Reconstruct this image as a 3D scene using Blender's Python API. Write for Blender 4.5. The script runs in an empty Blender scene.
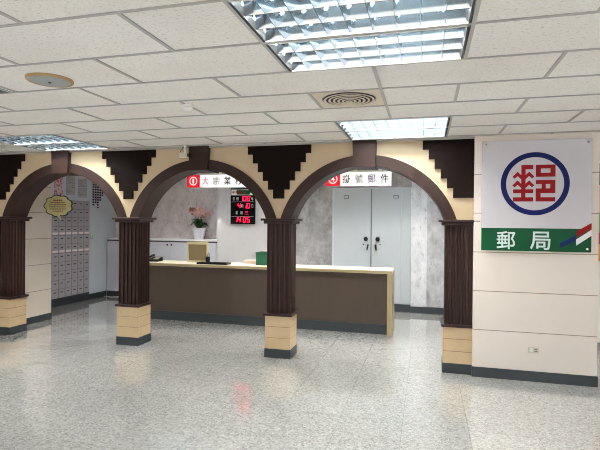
import bpy, bmesh, math, random
from mathutils import Vector, Matrix
random.seed(7)
PI = math.pi
SC = bpy.context.scene
COL = SC.collection
CZ = 3.0177            # ceiling height
YF = 6.40              # front plane of the arcade

# ------------------------------------------------------------------ materials
MATS = {}
def nt_new(name):
    m = bpy.data.materials.new(name); m.use_nodes = True
    nt = m.node_tree; nt.nodes.clear()
    out = nt.nodes.new('ShaderNodeOutputMaterial')
    b = nt.nodes.new('ShaderNodeBsdfPrincipled')
    nt.links.new(b.outputs[0], out.inputs[0])
    MATS[name] = m
    return m, nt, b
def srgb(r, g, b):
    f = lambda c: (c/255/12.92) if c/255 <= .04045 else ((c/255+.055)/1.055)**2.4
    return (f(r), f(g), f(b), 1)
def mapped_noise(nt, scale, detail=3, rough=.55, stretch=(1, 1, 1)):
    tc = nt.nodes.new('ShaderNodeTexCoord'); mp = nt.nodes.new('ShaderNodeMapping')
    mp.inputs['Scale'].default_value = stretch
    n = nt.nodes.new('ShaderNodeTexNoise')
    n.inputs['Scale'].default_value = scale; n.inputs['Detail'].default_value = detail
    n.inputs['Roughness'].default_value = rough
    nt.links.new(tc.outputs['Object'], mp.inputs[0]); nt.links.new(mp.outputs[0], n.inputs['Vector'])
    return n
def ramp(nt, src, stops):
    r = nt.nodes.new('ShaderNodeValToRGB')
    e = r.color_ramp.elements
    while len(e) < len(stops): e.new(.5)
    for k, (p, c) in enumerate(stops):
        e[k].position = p; e[k].color = c
    nt.links.new(src, r.inputs[0])
    return r
def mix(nt, fac, a, b, mode='MIX'):
    m = nt.nodes.new('ShaderNodeMix'); m.data_type = 'RGBA'; m.blend_type = mode
    for sock, v in ((m.inputs[0], fac), (m.inputs[6], a), (m.inputs[7], b)):
        if hasattr(v, 'links'): nt.links.new(v, sock)
        else: sock.default_value = v
    return m.outputs[2]
def plain(name, rgb, rough=.5, metal=0, var=.06, scale=14, bump=0, stretch=(1, 1, 1), spec=.5, coat=0):
    m, nt, b = nt_new(name)
    c = srgb(*rgb)
    n = mapped_noise(nt, scale, stretch=stretch)
    lo = tuple(v*(1-var) for v in c[:3])+(1,); hi = tuple(min(1, v*(1+var)) for v in c[:3])+(1,)
    r = ramp(nt, n.outputs['Fac'], [(.3, lo), (.7, hi)])
    nt.links.new(r.outputs[0], b.inputs['Base Color'])
    b.inputs['Roughness'].default_value = rough; b.inputs['Metallic'].default_value = metal
    b.inputs['Specular IOR Level'].default_value = spec
    b.inputs['Coat Weight'].default_value = coat
    if bump:
        bp = nt.nodes.new('ShaderNodeBump'); bp.inputs['Strength'].default_value = bump; bp.inputs['Distance'].default_value = .004
        nt.links.new(n.outputs['Fac'], bp.inputs['Height']); nt.links.new(bp.outputs[0], b.inputs['Normal'])
    return m
def glow(name, rgb, strength, base=(20, 20, 20)):
    m, nt, b = nt_new(name)
    n = mapped_noise(nt, 3)
    c = srgb(*rgb)
    r = ramp(nt, n.outputs['Fac'], [(.2, tuple(v*.96 for v in c[:3])+(1,)), (.8, c)])
    b.inputs['Base Color'].default_value = srgb(*base)
    nt.links.new(r.outputs[0], b.inputs['Emission Color'])
    b.inputs['Emission Strength'].default_value = strength
    b.inputs['Roughness'].default_value = .5
    return m

def make_floor():
    m, nt, b = nt_new('terrazzo')
    tc = nt.nodes.new('ShaderNodeTexCoord')
    v = nt.nodes.new('ShaderNodeTexVoronoi'); v.inputs['Scale'].default_value = 60
    nt.links.new(tc.outputs['Object'], v.inputs['Vector'])
    sep = nt.nodes.new('ShaderNodeSeparateColor'); nt.links.new(v.outputs['Color'], sep.inputs[0])
    chips = ramp(nt, sep.outputs[0], [(0, srgb(119, 119, 118)), (.16, srgb(152, 151, 150)), (.45, srgb(172, 172, 171)), (.72, srgb(186, 186, 186)), (.93, srgb(203, 203, 202))])
    v2 = nt.nodes.new('ShaderNodeTexVoronoi'); v2.inputs['Scale'].default_value = 120
    nt.links.new(tc.outputs['Object'], v2.inputs['Vector'])
    sep2 = nt.nodes.new('ShaderNodeSeparateColor'); nt.links.new(v2.outputs['Color'], sep2.inputs[0])
    fine = ramp(nt, sep2.outputs[1], [(0, srgb(137, 136, 134)), (.5, srgb(174, 174, 173)), (1, srgb(195, 195, 195))])
    c = mix(nt, .5, chips.outputs[0], fine.outputs[0])
    # every tile a slightly different batch
    br = nt.nodes.new('ShaderNodeTexBrick'); br.offset = 0; br.squash = 1
    br.inputs['Scale'].default_value = 1; br.inputs['Brick Width'].default_value = .6; br.inputs['Row Height'].default_value = .6
    br.inputs['Mortar Size'].default_value = .0025; br.inputs['Mortar Smooth'].default_value = .3
    br.inputs['Color1'].default_value = (.93, .93, .93, 1); br.inputs['Color2'].default_value = (1.0, 1.0, 1.0, 1)
    br.inputs['Mortar'].default_value = (.6, .59, .58, 1)
    mp = nt.nodes.new('ShaderNodeMapping'); mp.inputs['Location'].default_value = (.2, .13, 0)
    nt.links.new(tc.outputs['Object'], mp.inputs[0]); nt.links.new(mp.outputs[0], br.inputs['Vector'])
    c2 = mix(nt, 1.0, c, br.outputs['Color'], 'MULTIPLY')
    nt.links.new(c2, b.inputs['Base Color'])
    n = mapped_noise(nt, 1.7, 4)
    rr = ramp(nt, n.outputs['Fac'], [(.3, (.07, .07, .07, 1)), (.7, (.12, .12, .12, 1))])
    nt.links.new(rr.outputs[0], b.inputs['Roughness'])
    b.inputs['Specular IOR Level'].default_value = .6
    b.inputs['Coat Weight'].default_value = .9; b.inputs['Coat Roughness'].default_value = .045; b.inputs['Coat IOR'].default_value = 1.7
    return m
def make_ceiling():
    m, nt, b = nt_new('mineral_tile')
    n = mapped_noise(nt, 1, 2.5, .6, (38, 85, 1))
    n2 = mapped_noise(nt, 140, 2)
    n3 = mapped_noise(nt, 1.1, 3)
    r1 = ramp(nt, n.outputs['Fac'], [(.33, (.70, .69, .68, 1)), (.42, (1, 1, 1, 1))])
    r2 = ramp(nt, n2.outputs['Fac'], [(.3, (.9, .9, .9, 1)), (.6, (1, 1, 1, 1))])
    r3 = ramp(nt, n3.outputs['Fac'], [(.3, srgb(226, 221, 215)), (.7, srgb(234, 231, 226))])
    c = mix(nt, 1.0, mix(nt, 1.0, r3.outputs[0], r1.outputs[0], 'MULTIPLY'), r2.outputs[0], 'MULTIPLY')
    nt.links.new(c, b.inputs['Base Color']); b.inputs['Roughness'].default_value = .95
    b.inputs['Specular IOR Level'].default_value = .1
    bp = nt.nodes.new('ShaderNodeBump'); bp.inputs['Strength'].default_value = .3; bp.inputs['Distance'].default_value = .003
    nt.links.new(n.outputs['Fac'], bp.inputs['Height']); nt.links.new(bp.outputs[0], b.inputs['Normal'])
    return m
def make_wallpaper(name, dark, mid, light):
    m, nt, b = nt_new(name)
    a = mapped_noise(nt, 5, 7, .72, (1, 1, .6))
    d = mapped_noise(nt, 15, 5, .7, (1, 1, .6))
    r1 = ramp(nt, a.outputs['Fac'], [(.3, srgb(*dark)), (.52, srgb(*mid)), (.7, srgb(*light))])
    r2 = ramp(nt, d.outputs['Fac'], [(.30, (.5, .47, .47, 1)), (.43, (1, 1, 1, 1))])
    c = mix(nt, .8, r1.outputs[0], r2.outputs[0], 'MULTIPLY')
    nt.links.new(c, b.inputs['Base Color']); b.inputs['Roughness'].default_value = .6
    return m
def make_panelled(name, rgb, z0, step, seam=(150, 135, 120), axis='Z'):
    """smooth cladding with thin horizontal grooves every `step` metres (world height = object z)"""
    m, nt, b = nt_new(name)
    tc = nt.nodes.new('ShaderNodeTexCoord'); sx = nt.nodes.new('ShaderNodeSeparateXYZ')
    nt.links.new(tc.outputs['Object'], sx.inputs[0])
    def mth(op, a, v):
        q = nt.nodes.new('ShaderNodeMath'); q.operation = op
        nt.links.new(a, q.inputs[0]); q.inputs[1].default_value = v; return q.outputs[0]
    s = mth('SUBTRACT', sx.outputs['Z'], z0); s = mth('DIVIDE', s, step); s = mth('FRACT', s, 0)
    s = mth('SUBTRACT', s, .5); s = mth('ABSOLUTE', s, 0); s = mth('GREATER_THAN', s, .5-.0045/step)
    n = mapped_noise(nt, 3, 3); c = srgb(*rgb)
    r = ramp(nt, n.outputs['Fac'], [(.3, tuple(v*.97 for v in c[:3])+(1,)), (.7, c)])
    nt.links.new(mix(nt, s, r.outputs[0], srgb(*seam)), b.inputs['Base Color'])
    b.inputs['Roughness'].default_value = .42
    return m
def make_paper(name, base, ink, stretch, scale=1, lo=.5, hi=.56):
    m, nt, b = nt_new(name)
    n = mapped_noise(nt, scale, 4, .7, stretch)
    r = ramp(nt, n.outputs['Fac'], [(lo, srgb(*base)), (hi, srgb(*ink))])
    nt.links.new(r.outputs[0], b.inputs['Base Color']); b.inputs['Roughness'].default_value = .7
    return m

make_floor(); make_ceiling()
make_wallpaper('floral_wallpaper', (184, 172, 173), (218, 209, 210), (232, 226, 227))
make_wallpaper('dark_wallpaper', (132, 129, 130), (176, 173, 174), (206, 204, 206))
make_wallpaper('pale_wallpaper', (150, 150, 154), (190, 190, 194), (214, 214, 218))
make_wallpaper('pale_stone', (196, 198, 204), (222, 223, 228), (236, 236, 240))
make_panelled('pier_cladding', (230, 221, 213), .108, .4865)
make_panelled('tile_cladding', (208, 196, 184), .095, .49, (120, 108, 100))
plain('tbar', (168, 165, 161), .5, var=.03)  # bar grey darkened to carry the shadow lines along tile edges
plain('cream_paint', (196, 175, 144), .6, var=.03, scale=5)
plain('plaster', (205, 203, 206), .7, var=.03, scale=4)
plain('brown_paint', (44, 26, 22), .5, var=.08, spec=.3, scale=9)
plain('brown_paint_flat', (22, 13, 11), .75, var=.06, scale=9, spec=.1)
plain('dark_skirting', (42, 50, 55), .4, var=.06)
plain('base_tile', (198, 172, 136), .35, var=.05, scale=6)
plain('base_seam', (110, 84, 58), .8)
plain('lamp_white', (214, 212, 208), .4, var=.02)
plain('lamp_black', (22, 22, 24), .5)
plain('louver_metal', (196, 210, 220), .10, metal=1, var=.03, scale=3)
glow('tube_light', (255, 250, 240), 80)
plain('white_plastic', (228, 227, 224), .4, var=.02)
plain('ivory_plastic', (200, 194, 178), .45, var=.04)
plain('diffuser_cream', (206, 196, 178), .5, var=.03)
plain('diffuser_ring', (205, 192, 172), .5, var=.05)
plain('dark_void', (24, 22, 20), .8)
plain('speaker_gold', (168, 138, 90), .5, var=.05)
plain('speaker_grille', (150, 152, 150), .6, var=.12, scale=160)
plain('grille_dark', (92, 90, 88), .6)
plain('chrome', (200, 200, 200), .2, metal=1)
plain('glass_black', (10, 10, 12), .1)
plain('counter_top', (222, 214, 192), .35, var=.04)
plain('counter_panel', (70, 57, 46), .5, var=.05, scale=3, stretch=(6, 1, 1))
plain('counter_edge', (160, 145, 108), .4, var=.05, scale=8)
plain('steel_grey', (178, 184, 190), .42, metal=.0, var=.03, scale=2.2)
plain('steel_edge', (196, 200, 206), .35, var=.03)
plain('steel_gap', (96, 100, 106), .5)
plain('cabinet_white', (200, 202, 212), .4, var=.02)
plain('cabinet_top', (236, 236, 240), .35, var=.02)
plain('cabinet_gap', (70, 70, 78), .6)
plain('black_plastic', (12, 12, 13), .5, spec=.2)
plain('board_black', (7, 7, 8), .6, spec=.06)
plain('dark_metal', (38, 38, 42), .35, metal=.5)
plain('locker_face', (160, 153, 158), .4, var=.05, scale=4)
plain('locker_body', (96, 90, 96), .5)
plain('locker_label', (226, 214, 214), .6, var=.03)
plain('white_panel', (190, 196, 204), .45, var=.03)
plain('sign_acrylic', (200, 198, 206), .2, var=.015, scale=2, coat=.3)
plain('sign_blue', (7, 24, 92), .4, var=.03, spec=.2)
plain('sign_red', (142, 5, 18), .4, var=.04, spec=.2)
plain('sign_green', (0, 80, 48), .35, var=.03, spec=.2)
plain('sign_white', (236, 238, 240), .35, var=.02)
plain('sign_text', (206, 222, 220), .4, var=.02)
plain('stripe_blue', (14, 34, 96), .4, var=.04, spec=.2)
glow('lightbox_white', (255, 253, 250), .52, (70, 70, 70))
glow('lightbox_red', (205, 8, 30), .5, (150, 10, 20))
plain('sign_black', (26, 30, 32), .6)
plain('sign_mauve', (120, 96, 132), .6)
plain('sign_faded', (158, 158, 160), .6)
plain('sign_pink', (206, 132, 146), .6)
plain('sign_yellow', (238, 226, 150), .5)
glow('led_red', (255, 16, 56), 3.2)
glow('led_dim', (190, 30, 70), 1.0)
plain('led_label', (190, 205, 200), .6)
plain('pot_white', (210, 212, 222), .3, var=.03)
plain('leaf_green', (40, 92, 46), .4, var=.35, scale=12)
plain('stem_green', (96, 104, 60), .5)
plain('petal_pink', (224, 178, 176), .5, var=.15, scale=30)
plain('petal_rust', (150, 98, 88), .5, var=.2, scale=30)
plain('soil', (50, 38, 30), .9, var=.3, scale=60)
plain('beige_board', (142, 124, 88), .5, var=.05)
plain('beige_frame', (224, 212, 170), .45, var=.03)
plain('paper_white', (236, 234, 228), .7, var=.02)
plain('paper_pink', (226, 196, 180), .7, var=.04)
plain('basket_green', (22, 98, 66), .45, var=.1)
plain('card_yellow', (222, 216, 164), .7, var=.05, scale=8)
plain('card_edge', (42, 72, 48), .6)
plain('ink_brown', (136, 86, 48), .7)
plain('bead_purple', (52, 36, 60), .35, var=.2)
plain('pen_blue', (40, 60, 120), .4)
make_paper('calligraphy_red', (206, 190, 194), (176, 62, 84), (22, 22, 14), 1, .5, .56)
make_paper('printed_notice', (176, 174, 180), (128, 126, 134), (3, 3, 48), 1, .46, .6)
make_paper('green_notice', (206, 214, 212), (110, 150, 136), (30, 30, 60), 1, .5, .58)
plain('poster_green', (120, 176, 104), .6, var=.2, scale=5)
plain('poster_dark', (44, 84, 72), .6, var=.2, scale=5)
plain('poster_pink', (232, 178, 172), .6, var=.1, scale=5)
plain('poster_red', (196, 52, 66), .6, var=.15, scale=5)
plain('poster_orange', (236, 160, 70), .6, var=.15, scale=5)
plain('cable_white', (200, 200, 200), .5)

# ------------------------------------------------------------------ geometry helpers
class MB:
    def __init__(s): s.bm = bmesh.new()
    def face(s, pts):
        return s.bm.faces.new([s.bm.verts.new(p) for p in pts])
    def box(s, x0, x1, y0, y1, z0, z1, bev=0):
        bm = s.bm
        v = [bm.verts.new((x, y, z)) for x in (x0, x1) for y in (y0, y1) for z in (z0, z1)]
        fs = [bm.faces.new([v[i] for i in q]) for q in ((0, 1, 3, 2), (4, 6, 7, 5), (0, 4, 5, 1), (2, 3, 7, 6), (0, 2, 6, 4), (1, 5, 7, 3))]
        if bev:
            es = list({e for f in fs for e in f.edges})
            bmesh.ops.bevel(bm, geom=es, offset=bev, segments=2, profile=.5, affect='EDGES')
        return s
    def prism(s, poly, axis, a, b):
        """extrude a 2-D polygon along an axis ('x': (y,z), 'y': (x,z), 'z': (x,y))"""
        f = {'x': lambda p, t: (t, p[0], p[1]), 'y': lambda p, t: (p[0], t, p[1]), 'z': lambda p, t: (p[0], p[1], t)}[axis]
        A = [s.bm.verts.new(f(p, a)) for p in poly]; B = [s.bm.verts.new(f(p, b)) for p in poly]
        n = len(poly)
        s.bm.faces.new(A); s.bm.faces.new(B[::-1])
        for i in range(n): s.bm.faces.new((A[i], B[i], B[(i+1) % n], A[(i+1) % n]))
        return s
    def ring(s, c, axis, r0, r1, a, b, n=48, t0=0, t1=2*PI):
        full = abs(t1-t0-2*PI) < 1e-6
        f = {'x': lambda u, v, t: (t, c[0]+u, c[1]+v), 'y': lambda u, v, t: (c[0]+u, t, c[1]+v), 'z': lambda u, v, t: (c[0]+u, c[1]+v, t)}[axis]
        rows = []
        for i in range(n if full else n+1):
            th = t0+(t1-t0)*i/n; u, v = math.cos(th), math.sin(th)
            rows.append([s.bm.verts.new(f(r*u, r*v, t)) for r, t in ((r0, a), (r1, a), (r1, b), (r0, b))])
        m = len(rows)
        for i in range(m if full else m-1):
            p, q = rows[i], rows[(i+1) % m]
            for k in range(4): s.bm.faces.new((p[k], q[k], q[(k+1) % 4], p[(k+1) % 4]))
        if not full:
            s.bm.faces.new(rows[0]); s.bm.faces.new(rows[-1][::-1])
        return s
    def lathe(s, c, prof, n=32, axis='z'):
        """profile of (radius, along) swept round an axis through c"""
        def f(u, v, t):
            return {'z': (c[0]+u, c[1]+v, c[2]+t), 'y': (c[0]+u, c[1]+t, c[2]+v), 'x': (c[0]+t, c[1]+u, c[2]+v)}[axis]
        rows = [[s.bm.verts.new(f(r*math.cos(2*PI*i/n), r*math.sin(2*PI*i/n), t)) for i in range(n)] for r, t in prof]
        for a, b in zip(rows, rows[1:]):
            for i in range(n): s.bm.faces.new((a[i], a[(i+1) % n], b[(i+1) % n], b[i]))
        s.bm.faces.new(rows[0][::-1]); s.bm.faces.new(rows[-1])
        return s
    def cyl(s, c, axis, r, a, b, n=24):
        k = {'x': 0, 'y': 1, 'z': 2}[axis]; c = list(c); c[k] = 0
        return s.lathe(c, [(r, a), (r, b)], n, axis)
    def ball(s, c, r, sc=(1, 1, 1), n=10):
        bmesh.ops.create_uvsphere(s.bm, u_segments=n, v_segments=max(5, n*2//3), radius=r,
                                  matrix=Matrix.Translation(c) @ Matrix.Diagonal((*sc, 1)))
        return s
    def tube(s, pts, r, n=8):
        pts = [Vector(p) for p in pts]; rows = []
        for i, p in enumerate(pts):
            d = (pts[min(i+1, len(pts)-1)]-pts[max(i-1, 0)]).normalized()
            u = d.cross(Vector((0, 0, 1)))
            if u.length < 1e-3: u = d.cross(Vector((1, 0, 0)))
            u.normalize(); w = d.cross(u); rr = r[i] if isinstance(r, (list, tuple)) else r
            rows.append([s.bm.verts.new(p+rr*(math.cos(2*PI*k/n)*u+math.sin(2*PI*k/n)*w)) for k in range(n)])
        for a, b in zip(rows, rows[1:]):
            for k in range(n): s.bm.faces.new((a[k], a[(k+1) % n], b[(k+1) % n], b[k]))
        s.bm.faces.new(rows[0][::-1]); s.bm.faces.new(rows[-1])
        return s
    def add_mesh(s, me, fn):
        off = [s.bm.verts.new(fn(v.co)) for v in me.vertices]
        for p in me.polygons:
            try: s.bm.faces.new([off[i] for i in p.vertices])
            except ValueError: pass
        return s

def world_of(o):
    p = Vector((0, 0, 0))
    while o: p += o.location; o = o.parent
    return p
def obj(name, mb, mat, parent=None, smooth=False):
    """link a builder as ONE mesh object (built in world metres)"""
    bm = mb.bm
    bmesh.ops.recalc_face_normals(bm, faces=bm.faces)
    if parent: bmesh.ops.translate(bm, verts=bm.verts, vec=-world_of(parent))
    me = bpy.data.meshes.new(name); bm.to_mesh(me); bm.free()
    if smooth:
        for p in me.polygons: p.use_smooth = True
    for m in (mat if isinstance(mat, (list, tuple)) else [mat]): me.materials.append(MATS[m])
    o = bpy.data.objects.new(name, me); COL.objects.link(o)
    if parent: o.parent = parent
    return o
def tag(o, label, cat, group=None):
    o['label'] = label; o['category'] = cat
    if group: o['group'] = group
    return o
def thing(name, label, cat, loc=(0, 0, 0), group=None):
    o = bpy.data.objects.new(name, None); COL.objects.link(o); o.location = loc; o.empty_display_size = .1
    return tag(o, label, cat, group)
def struct(name, mb, mat):
    o = obj(name, mb, mat); o['kind'] = 'structure'; return o
def kids(o): return [c for c in bpy.data.objects if c.parent == o]
def dup(root, loc, label, group=None, rotz=0):
    r = root.copy(); COL.objects.link(r); r.location = loc; r.rotation_euler = (0, 0, rotz); r['label'] = label
    if group: r['group'] = group
    for ch in kids(root):
        c = ch.copy(); COL.objects.link(c); c.parent = r
        for g in kids(ch):
            d = g.copy(); COL.objects.link(d); d.parent = c
    return r
def text_mesh(body, extrude=.01, bold=.0):
    c = bpy.data.curves.new('lettering', 'FONT'); c.body = body; c.size = 1; c.extrude = extrude; c.offset = bold
    c.resolution_u = 2
    o = bpy.data.objects.new('lettering', c); COL.objects.link(o)
    dg = bpy.context.evaluated_depsgraph_get(); dg.update()
    me = bpy.data.meshes.new_from_object(o.evaluated_get(dg))
    bpy.data.objects.remove(o); bpy.data.curves.remove(c)
    return me
def letters(mb, body, x0, x1, z0, z1, y, depth=.004, bold=.0):
    """writing that faces -Y, stretched into the rectangle x0..x1, z0..z1, front at y"""
    me = text_mesh(body, .01, bold)
    xs = [v.co.x for v in me.vertices]; ys = [v.co.y for v in me.vertices]
    a, b, c, d = min(xs), max(xs), min(ys), max(ys)
    fn = lambda q: (x0+(q.x-a)/(b-a)*(x1-x0), y+depth*(.5-q.z/.02), z0+(q.y-c)/(d-c)*(z1-z0))
    mb.add_mesh(me, fn); bpy.data.meshes.remove(me)
    return mb

# ------------------------------------------------------------------ setting: floor, ceiling
ROW0, RD = 2.194, .583
COLX, CD = -.372, .611
rowy = lambda i: ROW0+RD*i           # i = 0 is the far edge of the row left of the first lamp
X_L, X_R, Y_B, Y_E = -10.0, 6.0, -4.0, 11.2
b = MB(); b.box(X_L, X_R, Y_B, Y_E, -.12, 0); struct('floor', b, 'terrazzo')

LIGHT_X = [COLX-CD-8*CD, COLX-CD, COLX-CD+8*CD]
LIGHT_ROWS = [-5, -4, 0, 1, 5, 6]
INNER = [(COLX-CD+4*CD*k, r) for k, r in ((0, 11), (-1, 11), (0, 12), (-1, 12), (-1, 8), (0, 8), (-2, 12))]  # unseen fixtures, several added only to brighten the counter room
lights = [(x, r) for r in LIGHT_ROWS for x in LIGHT_X] + INNER
b = MB()
holes = {}
for x, r in lights: holes.setdefault(r, []).append((x, x+2*CD))
holes.setdefault(3, []).append((COLX-CD, COLX))            # air diffuser tile
holes.setdefault(1, []).append((COLX-6*CD-.06, COLX-5*CD-.06))   # dark return grille
tb = MB()
r = -13
nrow = int((Y_E-ROW0)/RD)+1
for r in range(-13, nrow+1):
    y0, y1 = max(rowy(r), Y_B), min(rowy(r+1), Y_E)
    if y1 <= y0: continue
    off = 0 if r % 2 == 0 else CD
    xs = set()
    k = -20
    for k in range(-20, 20):
        x = COLX+off+2*CD*k
        if X_L < x < X_R: xs.add(round(x, 4))
    hs = sorted(holes.get(r, []))
    xs = {x for x in xs if not any(a+1e-3 < x < c-1e-3 for a, c in hs)}
    for a, c in hs:
        for q in (a, c):
            if X_L < q < X_R and not any(abs(q-x) < .02 for x in xs): xs.add(round(q, 4))
    xs = [X_L]+sorted(xs)+[X_R]
    for a, c in zip(xs, xs[1:]):
        if any(abs(a-h0) < .03 and abs(c-h1) < .03 for h0, h1 in hs): continue
        b.box(a, c, y0, y1, CZ+.006, CZ+.03)
    for x in xs[1:-1]: tb.box(x-.013, x+.013, y0, y1, CZ-.001, CZ+.012)
    tb.box(X_L, X_R, y0-.009, y0+.009, CZ-.0018, CZ+.012)
tb.box(X_L, 0.58, YF-.028, YF+.005, CZ-.022, CZ+.002)       # wall angle along the arcade
ceil = struct('ceiling', b, 'mineral_tile')
tr = struct('trim_1', tb, 'tbar')

# ------------------------------------------------------------------ setting: walls
YB = 10.5
CX = [.41-2.42*k for k in range(4)]               # column axes, right to left
AX = [CX[k]-1.21 for k in range(3)]
AZ, RO, RI, SPR = 1.594, 1.236, 1.092, 1.97

b = MB()
def fascia(mb, ax, y0, y1):
    xs = sorted({ax-1.21+2.42*i/48 for i in range(49)} | {ax-1.165, ax+1.165})
    rr = RO-.03
    prev = None
    for x in xs:
        d2 = rr*rr-(x-ax)**2
        z = max(SPR, AZ+math.sqrt(d2)) if d2 > 0 else SPR
        cur = [mb.bm.verts.new(p) for p in ((x, y0, z), (x, y0, CZ), (x, y1, CZ), (x, y1, z))]
        if prev:
            for k in range(4): mb.bm.faces.new((prev[k], cur[k], cur[(k+1) % 4], prev[(k+1) % 4]))
        else: mb.bm.faces.new(cur)
        prev = cur
    mb.bm.faces.new(prev[::-1])
for ax in AX: fascia(b, ax, YF+.02, YF+.33)
b.box(CX[0], .60, YF+.02, YF+.33, 1.969, CZ)
b.box(-7.06, CX[3], YF+.02, YF+.33, SPR, CZ)
b.box(X_L, -7.06, YF+.02, YF+.33, 0, CZ)
struct('wall_front', b, 'cream_paint')

b = MB(); b.box(.58, 1.972, YF-.055, YF+.62, .125, CZ); struct('wall_pier', b, 'pier_cladding')
b = MB(); b.box(.574, 1.980, YF-.064, YF+.63, 0, .127); struct('baseboard_pier', b, 'dark_skirting')

b = MB(); b.box(-8.35, -7.03, YF+.33, 7.705, .12, CZ); struct('wall_tiled', b, 'tile_cladding')
b = MB(); b.box(-8.35, -7.022, YF+.33, 7.713, 0, .122); struct('baseboard_tiled', b, 'dark_skirting')
b = MB(); b.box(-8.1, -7.90, 7.705, 11.2, 0, CZ); struct('wall_left', b, 'white_panel')
b = MB(); b.box(-7.90, -7.885, 9.84, YB, 0, .13); struct('baseboard_left', b, 'dark_skirting')

b = MB(); b.box(-8.1, -4.83, 10.9, 11.2, 0, CZ); struct('wall_back', b, 'floral_wallpaper')
b = MB(); b.box(-3.2, -.31, 10.9, 11.2, 0, CZ); struct('wall_behind_cupboard', b, 'dark_wallpaper')
b = MB(); b.box(-4.83, -3.2, YB, 11.2, 0, CZ); struct('wall_column', b, 'plaster')
b = MB(); b.box(-.31, .02, YB, 11.2, 0, CZ); struct('trim_2', b, 'pale_stone')
b = MB(); b.box(.02, 2.3, YB+.03, 11.2, 0, CZ); struct('wall_back_right', b, 'pale_wallpaper')
b = MB(); b.box(-.31, 2.3, YB-.02, YB+.03, 0, .135); struct('baseboard_back', b, 'dark_skirting')
b = MB(); b.box(2.3, 2.45, 8.9, 11.2, 0, CZ); struct('wall_inner_right', b, 'plaster')
b = MB(); b.box(2.45, X_R, 8.9, 9.1, 0, CZ); struct('wall_far_right', b, 'plaster')
b = MB(); b.box(X_R, X_R+.15, Y_B, 9.1, 0, CZ); struct('wall_right', b, 'plaster')
b = MB(); b.box(X_L-.15, X_L, Y_B, 6.8, 0, CZ); struct('wall_lobby_left', b, 'plaster')
b = MB(); b.box(-2.04, -.31, YB, 10.9, 2.705, CZ); struct('trim_3', b, 'dark_wallpaper')

# ------------------------------------------------------------------ columns
YC = YF+.1725
def make_column(cx):
    t = thing('column', '', 'column', (cx, YC, 0), 'columns under the arches')
    yb0, yb1 = YF, YF+.345
    b = MB(); b.box(cx-.193, cx+.193, yb0-.006, yb1+.006, 0, .128, .004); obj('skirting', b, 'dark_skirting', t)
    b = MB()
    for z0, z1 in ((.128, .280), (.285, .438), (.443, .592)): b.box(cx-.186, cx+.186, yb0, yb1, z0, z1, .003)
    p = obj('pedestal', b, 'base_tile', t)
    b = MB(); b.box(cx-.182, cx+.182, yb0+.004, yb1-.004, .2795, .2855); b.box(cx-.182, cx+.182, yb0+.004, yb1-.004, .4375, .4435); obj('seam', b, 'base_seam', p)
    b = MB(); b.box(cx-.212, cx+.212, yb0-.026, yb1+.026, .592, .628, .008); obj('pedestal_molding', b, 'brown_paint', t)
    # fluted shaft: outline with grooves on all four sides
    hw, y0, y1, fd = .17, yb0+.016, yb1-.016, .022
    def side(a, c, n):     # positions of groove edges along a side
        L = c-a; w = L/n; out = []
        for i in range(n):
            s0 = a+w*i
            out += [(s0+w*.18, 0), (s0+w*.30, 1), (s0+w*.70, 1), (s0+w*.82, 0)]
        return out
    poly = [(cx-hw, y0)]
    poly += [(x, y0+fd*g) for x, g in side(cx-hw, cx+hw, 5)]
    poly += [(cx+hw, y0)]
    poly += [(cx+hw-fd*g, y) for y, g in side(y0, y1, 5)]
    poly += [(cx+hw, y1)]
    poly += [(x, y1-fd*g) for x, g in reversed(side(cx-hw, cx+hw, 5))]
    poly += [(cx-hw, y1)]
    poly += [(cx-hw+fd*g, y) for y, g in reversed(side(y0, y1, 5))]
    b = MB(); b.prism(poly, 'z', .626, 1.90); obj('shaft', b, 'brown_paint', t)
    b = MB(); b.box(cx-.212, cx+.212, yb0-.03, yb1+.03, 1.895, 1.937, .006); b.box(cx-.25, cx+.25, yb0-.055, yb1+.055, 1.937, 1.969, .008)
    obj('capital', b, 'brown_paint', t)
    return t
col0 = make_column(CX[1])
col0['label'] = 'brown fluted column in front of the counter, between the middle and right arches'
for k, lb in ((0, 'brown fluted column pressed against the pale pier that carries the big sign'),
              (2, 'brown fluted column with red and green notice lockers seen on its left, counter on its right'),
              (3, 'brown fluted column at the left edge beside the pale tiled wall')):
    dup(col0, (CX[k], YC, 0), lb)
for o in COL.objects:
    if o.get('label', '').startswith('brown fluted column with red'):
        o['label'] = 'brown fluted column between the left and middle arches, at the counter\'s left end'

# ------------------------------------------------------------------ arches (ring + keystone)
def make_arch(ax):
    t = thing('arch', '', 'arch', (ax, YC, SPR), 'brown arches of the arcade')
    b = MB()
    t0 = math.asin((SPR-AZ)/RO); 
    n = 56; rows = []
    y0, y1 = YF-.012, YF+.352
    for i in range(n+1):
        def pt(R):
            a0 = math.asin((SPR-AZ)/R); th = a0+(PI-2*a0)*i/n
            return ax+R*math.cos(th), AZ+R*math.sin(th)
        (xo, zo), (xi, zi) = pt(RO), pt(RI)
        rows.append([b.bm.verts.new(p) for p in ((xi, y0, zi), (xo, y0, zo), (xo, y1, zo), (xi, y1, zi))])
    for p, q in zip(rows, rows[1:]):
        for k in range(4): b.bm.faces.new((p[k], q[k], q[(k+1) % 4], p[(k+1) % 4]))
    b.bm.faces.new(rows[0]); b.bm.faces.new(rows[-1][::-1])
    obj('arch_ring', b, 'brown_paint', t)
    kx = ax-.005
    b = MB(); b.prism([(kx-.142, 2.662), (kx+.142, 2.662), (kx+.16, CZ), (kx-.16, CZ)], 'y', YF-.06, YF+.36)
    obj('keystone', b, 'brown_paint', t)
    return t
arch0 = make_arch(AX[0]); arch0['label'] = 'brown round arch on the right, framing the grey steel cupboard'
dup(arch0, (AX[1], YC, SPR), 'brown round arch in the middle, framing the red digital clock board')
dup(arch0, (AX[2], YC, SPR), 'brown round arch on the left, framing the wall of small lockers')

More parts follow.
